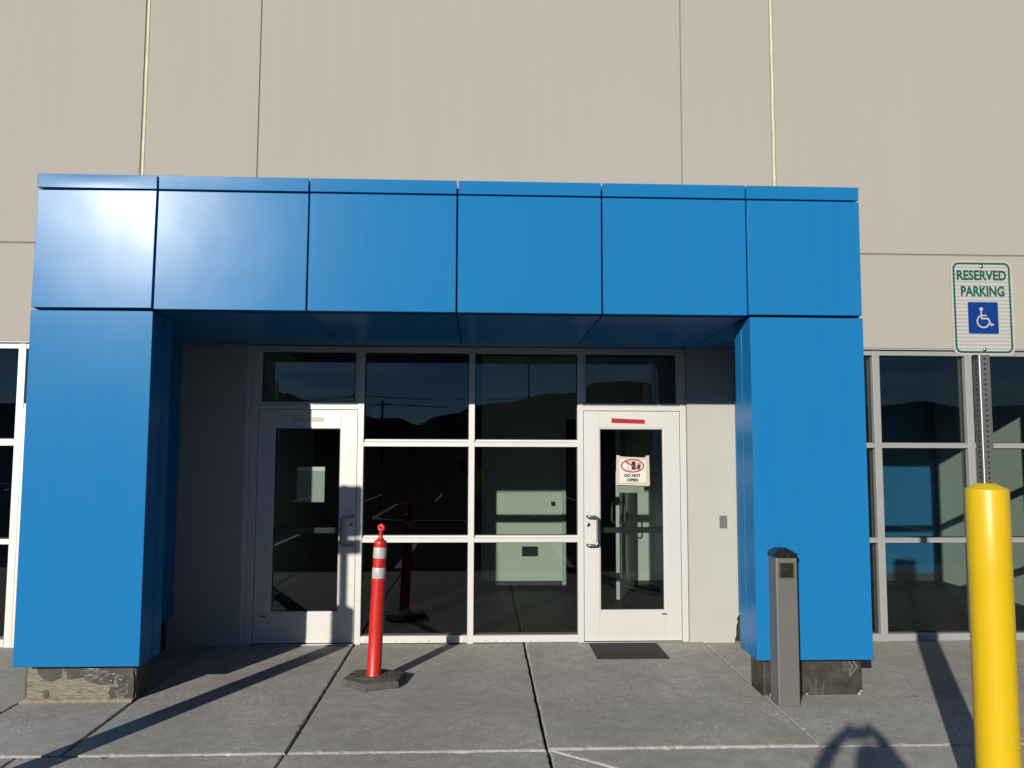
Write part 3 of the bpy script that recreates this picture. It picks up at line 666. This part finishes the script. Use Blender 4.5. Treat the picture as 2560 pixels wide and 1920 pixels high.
# ------------------------------------------------------------------ orange delineator
D = thing('delineator_post', 'orange plastic delineator post with two white reflective bands on black rubber base', 'delineator', (-.808, -1.13, 0))
ax = Vector((.034, 0, 1)).normalized()
def dl(prof, name, mat, seg=32):
    bm = bmesh.new(); rs = []
    for r, z in prof: rs.append(ring(bm, Vector((-.808, -1.13, 0)) + ax*z, r, ax, seg))
    skin_rings(bm, rs); return obj(name, bm, mat, D, smooth=True)
dl([(.062, .045), (.061, .065), (.055, .075), (.0545, .40), (.0525, .766), (.0565, .768), (.0575, .777), (.0565, .786), (.052, .789), (.0505, .87), (.0505, .945), (.049, 1.02), (.0485, 1.048), (.049, 1.052), (.0488, 1.070), (.045, 1.078), (.032, 1.084), (.020, 1.098), (.0155, 1.115), (.0145, 1.14), (.017, 1.150)], 'post', M['orange'])
dl([(.0522, .795), (.0528, .797), (.0522, .874), (.0516, .876)], 'reflective_band', M['band']); dl([(.0508, .948), (.0514, .950), (.0506, 1.028), (.050, 1.030)], 'reflective_band', M['band'])
bm = bmesh.new(); cc = Vector((-.808, -1.13, 0)) + ax*1.178; n1, n2 = 22, 10; tor = []
for i in range(n1):
    t = 2*math.pi*i/n1; dv = Vector((math.cos(t)*.94, -.34*math.cos(t), math.sin(t)))
    tor.append([bm.verts.new(cc + dv*(.0180 + .0148*math.cos(2*math.pi*j/n2)) + Vector((.34, .94, 0))*(.013*math.sin(2*math.pi*j/n2))) for j in range(n2)])
for i in range(n1):
    for j in range(n2): bm.faces.new((tor[i][j], tor[(i+1) % n1][j], tor[(i+1) % n1][(j+1) % n2], tor[i][(j+1) % n2]))
obj('grip_ring', bm, M['orange'], D, smooth=True)
bm = bmesh.new(); hexp = [(-1.045, -1.19), (-.845, -1.345), (-.600, -1.262), (-.565, -1.030), (-.745, -.925), (-.985, -.950)]
cxy = Vector((-.80, -1.125))
def hx(s): return [(cxy.x+(p[0]-cxy.x)*s, cxy.y+(p[1]-cxy.y)*s) for p in hexp]
rs = [[bm.verts.new((p[0], p[1], z)) for p in hx(s)] for s, z in ((.985, .001), (1, .012), (.985, .038), (.94, .052), (.62, .062))]
skin_rings(bm, rs); rb = obj('rubber_base', bm, M['rubber'], D, .004)
bm = bmesh.new()
lathe(bm, [(.13, .056), (.128, .064), (.118, .064), (.114, .0605), (.100, .0605), (.098, .067), (.088, .067), (.084, .064), (.070, .066)], (-.808, -1.13, 0), 36); obj('base_collar', bm, M['rubber'], D, smooth=True)
for sx, sy in ((-.965, -1.10), (-.63, -1.115)):
    bm = bmesh.new(); prism(bm, [(sx-.03, sy-.012), (sx+.022, sy-.022), (sx+.03, sy+.012), (sx-.022, sy+.022)], .045, .0605, 'z'); obj('carry_slot', bm, M['hole'], D)

# ------------------------------------------------------------------ grey push-button post
Q = thing('push_button_post', 'square grey metal post with black cap and door button before the right blue column', 'post', (2.178, -1.69, 0))
x0, x1, y0, y1 = 2.100, 2.255, -1.767, -1.612
bx('shaft', M['post'], Q, x0, x1, y0, y1, 0, 1.034, .009)
bm = bmesh.new(); a = [(x0-.004, x1+.004, y0-.004, y1+.004, 1.030), (x0-.004, x1+.004, y0-.004, y1+.004, 1.060), (x0+.038, x1-.058, y0+.045, y1-.045, 1.096)]
rs = [[bm.verts.new((X, Y, c[4])) for X, Y in ((c[0], c[2]), (c[1], c[2]), (c[1], c[3]), (c[0], c[3]))] for c in a]
skin_rings(bm, rs); cp = obj('cap', bm, M['black'], Q, .004)
bm = bmesh.new(); lathe(bm, [(.005, 0), (.004, .003)], (0, 0, 0), 10)
for v in bm.verts: v.co = Vector((2.187 + v.co.x, y0-.004-v.co.z, 1.046 + v.co.y))
obj('cap_screw', bm, M['steel'], cp)
bm = bmesh.new(); prism(bm, rrect(2.113, 2.231, .886, 1.006, .006), y0-.008, y0+.002); bz = obj('button_bezel', bm, M['post'], Q, .002)
bm = bmesh.new(); rs = [[bm.verts.new((X, yq, Z)) for X, Z in ((2.121+s, .894+s), (2.223-s, .894+s), (2.223-s, .998-s), (2.121+s, .998-s))] for s, yq in ((0, y0-.0075), (.002, y0-.014), (.012, y0-.016))]
skin_rings(bm, rs); obj('push_plate', bm, M['button'], Q, .001)
bm = bmesh.new()
for yq in (-1.745, -1.68):
    r_ = [ring(bm, (x0-d, yq, .030), rr, (1, 0, 0), 8) for d, rr in ((-.001, .006), (.003, .006), (.005, .003))]; skin_rings(bm, r_)
obj('fixing_screw', bm, M['steel'], Q)

# ------------------------------------------------------------------ yellow bollards and parking signs
YB = thing('bollard', 'tall round yellow bollard on the right holding the reserved parking sign post', 'bollard', (2.478, -3.53, 0), 'yellow sign bollards along the kerb')
bm = bmesh.new(); lathe(bm, [(.0955, -.005), (.0955, 1.20), (.0955, 1.6225), (.0945, 1.6245), (.060, 1.640), (.040, 1.6515), (.036, 1.652)], (2.478, -3.53, 0), 40); obj('sleeve', bm, M['yellow'], YB, smooth=True)
SG = thing('parking_sign', 'white and green reserved parking sign with blue wheelchair emblem on perforated steel post', 'sign', (2.478, -3.53, 1.64), 'reserved parking signs on bollards')
w = .0265
bm = bmesh.new(); px, py = 2.478, -3.53
# perforated square tube: dark core, four faces with punched squares round each hole
zs_ = [1.60]; holes = [1.652 + .0254*i for i in range(43)]
def face_grid(bm, f):
    for hz in holes:
        z0, z1 = hz-.0127, hz+.0127; q = 8; hr = .0062
        inner = [bm.verts.new(f(hr*math.cos(2*math.pi*(i+.5)/q), hz + hr*math.sin(2*math.pi*(i+.5)/q))) for i in range(q)]
        c = [bm.verts.new(f(a, b)) for a, b in ((w, hz), (w, z1), (0, z1), (-w, z1), (-w, hz), (-w, z0), (0, z0), (w, z0))]
        for i in range(q):
            bm.faces.new((inner[i], inner[(i+1) % q], c[(i+1) % q], c[i])) if False else None
        # eight wedge quads between the corner ring and the hole ring
        for i in range(q):
            bm.faces.new((c[i], c[(i+1) % q], inner[i], inner[(i-1) % q]))
face_grid(bm, lambda a, z: (px+a, py-w, z)); face_grid(bm, lambda a, z: (px-w, py+a, z)); face_grid(bm, lambda a, z: (px+a, py+w, z)); face_grid(bm, lambda a, z: (px+w, py+a, z))
bmesh.ops.remove_doubles(bm, verts=bm.verts, dist=1e-5)
sp = obj('sign_post', bm, M['galv'], SG)
bx('post_core', M['hole'], SG, px-w+.0025, px+w-.0025, py-w+.0025, py+w-.0025, 1.64, 2.74)
bm = bmesh.new(); tube(bm, [(px-w+.0022, py-w+.0022, 1.64), (px-w+.0022, py-w+.0022, 2.74)], .0034, 10); obj('post_edge_glint', bm, M['edge'], SG, smooth=True)  # bright strip standing in for sunlight catching this post corner
sy = py - w - .0035; X0, X1, Z0, Z1 = 2.328, 2.640, 2.281, 2.750
X0, X1 = px-.1555, px+.1555
bm = bmesh.new(); prism(bm, rrect(X0, X1, Z0, Z1, .035), sy, sy+.003); pl = obj('sign_panel', bm, M['sheet'], SG)
sf = sy-.0008
bm = bmesh.new(); stroke(bm, rrect(X0+.003, X1-.003, Z0+.003, Z1-.003, .033), .006, sf, True); obj('white_edge', bm, M['rim'], pl)
bm = bmesh.new(); stroke(bm, rrect(X0+.0145, X1-.0145, Z0+.0135, Z1-.0135, .026), .0095, sf, True); obj('green_border', bm, M['green'], pl)
text('lettering', 'RESERVED', M['green'], pl, X0+.030, X1-.029, 2.652, 2.703, sf, .035); text('lettering', 'PARKING', M['green'], pl, X0+.048, X1-.042, 2.571, 2.624, sf, .035)
bxx, bzz = (X0+X1)/2, 2.464; hw = .0765
bm = bmesh.new(); bm.faces.new([bm.verts.new((p[0], sf, p[1])) for p in rrect(bxx-hw-.003, bxx+hw+.003, bzz-.0815, bzz+.0815, .009)]); obj('white_edge', bm, M['rim'], pl)
bm = bmesh.new(); bm.faces.new([bm.verts.new((p[0], sf-.0006, p[1])) for p in rrect(bxx-hw, bxx+hw, bzz-.079, bzz+.079, .007)]); obj('blue_field', bm, M['signblue'], pl)
bm = bmesh.new(); ys = sf-.0012; ox, oz = bxx-.008, bzz
disc(bm, ox-.001, oz+.044, .0092, ys); stroke(bm, [(ox-.002, oz+.036), (ox-.001, oz-.003), (ox+.032, oz-.003), (ox+.047, oz-.036), (ox+.060, oz-.031)], .0075, ys)
ys2 = ys-.0003
stroke(bm, [(ox, oz+.012), (ox+.026, oz+.012)], .0065, ys2)
stroke(bm, [(ox+.007+.0305*math.cos(R(a)), oz-.017+.0305*math.sin(R(a))) for a in range(118, 352, 9)], .0075, ys2)
obj('wheelchair_emblem', bm, M['rim'], pl)
for bz_ in (2.722, 2.308):
    bm = bmesh.new(); skin_rings(bm, [ring(bm, (px, sf-d, bz_), rr, (0, 1, 0), 14) for d, rr in ((0, .0095), (.003, .0090), (.006, .006), (.007, .002))]); obj('bolt', bm, M['steel'], SG, smooth=True)
SG2 = copy_tree(SG); SG2.location = (-2.985, -3.53, 1.64); SG2['label'] = 'second reserved parking sign outside the left edge, known by its shadow across the left door'
YB2 = copy_tree(YB); YB2.location = (-2.985, -3.53, 0); YB2['label'] = 'second yellow bollard outside the left edge, known by its long shadow on the pavement'
bm = bmesh.new(); prism(bm, rrect(-2.985-.152, -2.985+.152, 2.125, 2.262, .02), sy, sy+.003); obj('lower_plate', bm, M['sheet'], SG2)

# ------------------------------------------------------------------ small things on walls, doors and floor
bm = bmesh.new(); nx_, ny_ = 26, 20
gr = [[bm.verts.new((1.004 + .616*i/nx_ + .004*mnoise.noise((i*.5, j*.5, 1)), -.565 + .49*j/ny_ + .003*mnoise.noise((i*.5, j*.5, 5)), .0185 + .002*mnoise.noise((i*.4, j*.4, 2)))) for j in range(ny_+1)] for i in range(nx_+1)]
for i in range(nx_):
    for j in range(ny_): bm.faces.new((gr[i][j], gr[i+1][j], gr[i+1][j+1], gr[i][j+1]))
ed = [gr[i][0] for i in range(nx_+1)] + [gr[nx_][j] for j in range(1, ny_+1)] + [gr[i][ny_] for i in range(nx_-1, -1, -1)] + [gr[0][j] for j in range(ny_-1, 0, -1)]
lo = [bm.verts.new((v.co.x, v.co.y, .009)) for v in ed]
for i in range(len(ed)): bm.faces.new((ed[i], lo[i], lo[(i+1) % len(ed)], ed[(i+1) % len(ed)]))
tag(obj('doormat', bm, M['mat']), 'thin dark charcoal doormat on the concrete before the right door', 'doormat')
# DO NOT OPEN notice
NT = thing('door_notice', 'white paper notice reading DO NOT OPEN taped to the right door glass', 'notice', (1.437, .026, 1.585))
ny = .0225
bx('paper', M['paper'], NT, 1.300, 1.572, ny, ny+.0012, 1.462, 1.700)
tp = [(1.280, 1.312, 1.448, 1.728, .02), (1.562, 1.596, 1.442, 1.722, -.015), (1.31, 1.562, 1.690, 1.710, -.01), (1.285, 1.590, 1.443, 1.466, -.012)]
for i, (a, b, c, d, sk) in enumerate(tp):
    bm = bmesh.new(); q = []
    k = 10
    vert = (d-c) > (b-a)
    A, Bv = [], []
    for t in range(k+1):
        u = t/k; jj = .0025*mnoise.noise((u*6, i*5, 0)); j2 = .0025*mnoise.noise((u*6, i*5, 4))
        if vert: A.append((a+jj+sk*(u-.5)*.3, c+(d-c)*u)); Bv.append((b+j2+sk*(u-.5)*.3, c+(d-c)*u + .004*(1 if i else -1)))
        else: A.append((a+(b-a)*u, c+jj+sk*(u-.5))); Bv.append((a+(b-a)*u, d+j2+sk*(u-.5)))
    prism(bm, A + Bv[::-1], ny-.0012-.0004*i, ny-.0003-.0002*i); obj('tape_strip', bm, M['tape'], NT)
pc, pz = 1.436, 1.640; yf = ny-.0008; NTp = NT.children[0]
bm = bmesh.new(); stroke(bm, [(1.306, 1.468), (1.566, 1.468), (1.566, 1.694), (1.306, 1.694)], .003, yf, True); obj('print_border', bm, M['redink'], NTp)
bm = bmesh.new(); stroke(bm, [(pc+.105*math.cos(R(a)), pz-.012+.058*math.sin(R(a))) for a in range(0, 360, 10)], .013, yf, True)
stroke(bm, [(pc-.072, pz+.030), (pc+.074, pz-.054)], .014, yf-.0008); obj('prohibition_ring', bm, M['redink'], NTp)
bm = bmesh.new()
for a in ((pc-.010, pc+.030, pz-.050, pz+.030),): bm.faces.new([bm.verts.new(q) for q in ((a[0], yf+.0002, a[2]), (a[1], yf+.0002, a[2]), (a[1], yf+.0002, a[3]), (a[0], yf+.0002, a[3]))])
stroke(bm, [(pc-.042, pz-.052), (pc-.042, pz+.028), (pc-.012, pz+.030)], .003, yf+.0002); stroke(bm, [(pc-.042, pz-.052), (pc-.012, pz-.056)], .003, yf+.0002)
bm.faces.new([bm.verts.new((pc+.060+.017*math.cos(R(a)), yf+.0003, pz-.022+.018*math.sin(R(a)))) for a in range(0, 360, 30)])
for a, ln in ((150, .030), (112, .040), (90, .043), (68, .040), (38, .032)):
    s_ = (pc+.060+.010*math.cos(R(a)), pz-.022+.010*math.sin(R(a))); stroke(bm, [s_, (pc+.060+ln*math.cos(R(a)), pz-.022+ln*math.sin(R(a)))], .0065, yf+.0001)
obj('door_and_hand_print', bm, M['ink'], NTp)
text('lettering', 'DO NOT', M['ink'], NTp, 1.358, 1.512, 1.522, 1.552, yf, .06); text('lettering', 'OPEN', M['ink'], NTp, 1.380, 1.490, 1.480, 1.510, yf, .06)
o = bx('paper_sheet', M['paper'], None, 1.290, 1.548, .040, .0415, 1.375, 1.66); tag(o, 'pale sheet behind the right door glass, peeking out below the DO NOT OPEN notice', 'paper')
o = bx('paper_sheet', M['paper'], None, -1.70, -1.445, .040, .0415, 1.286, 1.611); tag(o, 'pale sheet of paper stuck inside the left door glass', 'paper')
# tape strips on the door rails
bm = bmesh.new(); prism(bm, [(1.237, 2.074), (1.236, 2.032), (1.240, 2.031), (1.554, 2.024), (1.553, 2.062), (1.240, 2.075)], .0085, .0110)
RT = tag(obj('tape_strip', bm, M['red']), 'red tape strip marked E002 on the top rail of the right door', 'tape')
text('lettering', 'E002', M['pen'], RT, 1.286, 1.383, 2.040, 2.064, .0078, -.008)
bm = bmesh.new(); prism(bm, rrect(-1.742, -1.457, 2.028, 2.072, .006), .0090, .0112)
tag(obj('tape_strip', bm, M['residue']), 'pale grey tape strip on the top rail of the left door', 'tape')
bm = bmesh.new(); prism(bm, rrect(1.365, 1.475, 2.158, 2.170, .005), -.0012, .0012); tag(obj('tape_strip', bm, M['paper']), 'small white tape scrap on the header above the right door', 'tape')
bm = bmesh.new(); prism(bm, rrect(2.243, 2.315, 1.048, 1.166, .004), -.027, -.0215); wp = tag(obj('wall_plate', bm, M['plate'], bevel=.001), 'small blank grey cover plate on the white stucco right of the doors', 'wall plate')
for z in (1.062, 1.152):
    bm = bmesh.new(); skin_rings(bm, [ring(bm, (2.279, y, z), .004, (0, 1, 0), 8) for y in (-.0265, -.029)]); obj('screw', bm, M['steel'], wp)

# ------------------------------------------------------------------ beyond the lot, mirrored in the glass
def upole(x, y, h, label):
    t = thing('utility_pole', label, 'utility pole', (x, y, -.3), 'wooden poles behind the viewer')
    bm = bmesh.new(); tube(bm, [(x, y, -.3), (x, y, h*.6), (x, y, h)], [.26, .22, .18], 10); obj('pole', bm, M['wood'], t, smooth=True)
    bm = bmesh.new(); box(bm, x-1.3, x+1.3, y-.22, y-.1, h-.75, h-.6); box(bm, x, x+2.2, y-.2, y-.1, h-3.0, h-2.88); obj('crossarm', bm, M['wood'], t)
    bm = bmesh.new()
    for q in (-1.2, -.5, .5, 1.2):
        tube(bm, [(x+q+s*40, y-.15+s*18, h-.45-1.1*(1-(abs(s*2-.0)-1)**2)*(1 if abs(s) <= 1 else 0)) for s in (-1, -.75, -.5, -.25, 0, .25, .5, .75, 1)], .018, 5)
    obj('wire', bm, M['hole'], t)
upole(-16.5, -122.8, 11.0, 'nearer-to-centre wooden utility pole mirrored in the middle glass')
upole(-17.8, -102.8, 10.8, 'wooden utility pole mirrored above the left door')
t = thing('light_pole', 'slender parking lot light pole mirrored in the glass right of centre', 'lamp post', (3.76, -52.8, -.15))
bm = bmesh.new(); tube(bm, [(3.76, -52.8, -.15), (3.76, -52.8, 9)], [.10, .07], 10); obj('pole', bm, M['hole'], t); bx('lamp_head', M['hole'], t, 3.5, 4.6, -52.95, -52.65, 8.95, 9.1, .02)
t = thing('stop_sign', 'back of an octagonal grey road sign mirrored in the glass', 'sign', (1.4, -18.6, .03))
bm = bmesh.new(); tube(bm, [(1.4, -18.64, -.05), (1.4, -18.64, 2.3)], .03, 8); obj('post', bm, M['galv'], t)
bm = bmesh.new(); prism(bm, [(1.4+.39*math.cos(R(22.5+45*i)), 1.90+.39*math.sin(R(22.5+45*i))) for i in range(8)], -18.605, -18.60); obj('sign_panel', bm, M['metal'], t)

# ------------------------------------------------------------------ the photographer (seen by shadow and reflection)
BZ = -.03; PX_, PY_ = -.06, -7.47
PR = thing('person', 'person in hi-vis vest and dark trousers holding a phone up, seen by shadow and reflection', 'person', (PX_, PY_, BZ))
def skinned(name, V, Ed, rad, mats, parent, sub=2, root=0):
    me = bpy.data.meshes.new(name); me.from_pydata([Vector(v) for v in V], Ed, []); o = bpy.data.objects.new(name, me); C.objects.link(o)
    s = o.modifiers.new('skin', 'SKIN'); s.use_smooth_shade = True
    u = o.modifiers.new('sub', 'SUBSURF'); u.levels = sub; u.render_levels = sub
    for i, r in enumerate(rad): me.skin_vertices[0].data[i].radius = r if isinstance(r, tuple) else (r, r)
    me.skin_vertices[0].data[root].use_root = True
    dg = bpy.context.evaluated_depsgraph_get(); m2 = bpy.data.meshes.new_from_object(o.evaluated_get(dg)); bpy.data.objects.remove(o)
    bm = bmesh.new(); bm.from_mesh(m2); return bm
V = []; Ed = []; Rd = []
def av(p, r, prev=None):
    V.append((PX_+p[0], PY_+p[1], BZ+p[2]*.965)); Rd.append(r); i = len(V)-1
    if prev is not None: Ed.append((prev, i))
    return i
pel = av((0, 0, 1.0), (.165, .115)); wa = av((0, 0, 1.16), (.15, .11), pel); ch = av((0, 0, 1.38), (.175, .12), wa); nk0 = av((0, .0, 1.555), (.085, .075), ch); nk = av((0, .01, 1.64), .056, nk0); hd = av((0, .025, 1.76), (.078, .096), nk); ht = av((0, .02, 1.89), (.066, .082), hd)
hands = []
for s in (-1, 1):
    hp = av((s*.10, 0, .93), .10, pel); kn = av((s*.12, .02, .52), .066, hp); cf = av((s*.125, -.01, .36), .062, kn); an = av((s*.13, -.02, .10), .045, cf); to = av((s*.15, .14, .04), .042, an)
    sh = av((s*.19, .01, 1.52), .07, ch); el = av((-.30, .05, 1.70) if s < 0 else (.25, .04, 1.68), .056, sh)
    fo = av((-.20, .12, 1.86) if s < 0 else (.18, .11, 1.84), .047, el); wr = av((-.075, .175, 1.955) if s < 0 else (.125, .175, 1.955), .034, fo); pm = av((-.030, .185, 1.962) if s < 0 else (.100, .185, 1.962), (.042, .026), wr); hands.append((s, pm))
bm = skinned('body', V, Ed, Rd, None, PR)
for f in bm.faces:
    c = f.calc_center_median(); x, y, z = c.x-PX_, c.y-PY_, (c.z-BZ)/.965
    f.material_index = 3 if z < .14 else (2 if z < 1.02 else (0 if (z > 1.60 and abs(x) < .11 and y < .2) or (y > .09 and z > 1.80 and abs(x-.035) < .13) else 1)); f.smooth = True
body = obj('body', bm, [M['skin'], M['shirt'], M['jeans'], M['boot']], PR)
for s, pm in hands:
    p = Vector(V[pm])
    for k, ln in enumerate((.066, .076, .072, .056)):
        b0 = p + Vector((s*.012, .004-.0*k, .026 - .018*k)); pts = [p + (b0-p)*.3, b0 + Vector((s*.010, .020, .004)), b0 + Vector((-s*.006, .034, .004)), b0 + Vector((-s*ln*.5, .030, .002))]
        bm = skinned('finger', pts, [(0, 1), (1, 2), (2, 3)], [.0095, .009, .0085, .0075], None, PR, 1); obj('finger', bm, M['skin'], PR, smooth=True)
    pts = [p, p + Vector((-s*.02, -.012, -.02)), p + Vector((-s*.05, -.012, -.008))]
    bm = skinned('thumb', pts, [(0, 1), (1, 2)], [.012, .0105, .009], None, PR, 1); obj('thumb', bm, M['skin'], PR, smooth=True)
def ell(bm, rs_): skin_rings(bm, [ring(bm, (PX_+c[0], PY_+c[1], BZ+z*.965), a, (0, 0, 1), 24, b) for c, z, a, b in rs_], False, False)
bm = bmesh.new(); ell(bm, [((0, 0), .98, .195, .15), ((0, 0), 1.15, .185, .145), ((0, 0), 1.38, .205, .15), ((0, 0), 1.50, .175, .12), ((0, 0), 1.57, .10, .085)]); o = obj('vest', bm, M['vest'], PR, smooth=True)
md = o.modifiers.new('thick', 'SOLIDIFY'); md.thickness = .006
bm = bmesh.new(); ell(bm, [((0, 0), 1.12, .192, .152), ((0, 0), 1.17, .193, .153)]); obj('vest_stripe', bm, M['band'], PR, smooth=True)
bm = bmesh.new(); ell(bm, [((0, -.02), 1.72, .083, .098), ((0, -.02), 1.80, .092, .108), ((0, -.01), 1.87, .088, .104), ((0, 0), 1.92, .066, .08), ((0, 0), 1.945, .03, .035), ((0, 0), 1.948, .004, .004)]); obj('hair', bm, M['hair'], PR, smooth=True)
bm = bmesh.new(); tube(bm, [(PX_, PY_+.105, BZ+.965*1.80), (PX_, PY_+.130, BZ+.965*1.765), (PX_, PY_+.11, BZ+.965*1.752)], [.008, .014, .010], 8); obj('nose', bm, M['skin'], PR, smooth=True)
for s in (-1, 1):
    bm = bmesh.new(); bmesh.ops.create_uvsphere(bm, u_segments=10, v_segments=8, radius=.012, matrix=Matrix.Translation((PX_+s*.032, PY_+.105, BZ+.965*1.80))); obj('eye', bm, M['eye'], PR, smooth=True)
    bm = bmesh.new(); bmesh.ops.create_uvsphere(bm, u_segments=10, v_segments=8, radius=.03, matrix=Matrix.Translation((PX_+s*.085, PY_+.02, BZ+.965*1.775)) @ Matrix.Diagonal((.35, .7, 1.1, 1))); obj('ear', bm, M['skin'], PR, smooth=True)
bm = bmesh.new(); tube(bm, [(PX_-.025, PY_+.112, BZ+.965*1.715), (PX_, PY_+.12, BZ+.965*1.713), (PX_+.025, PY_+.112, BZ+.965*1.715)], .006, 6); obj('mouth', bm, M['redink'], PR, smooth=True)
bm = bmesh.new(); prism(bm, rrect(-.105, .05, 1.800, 1.884, .022), -7.262, -7.254); tag(obj('smartphone', bm, M['black'], bevel=.002), 'black smartphone held up level by the person behind the viewpoint', 'phone')
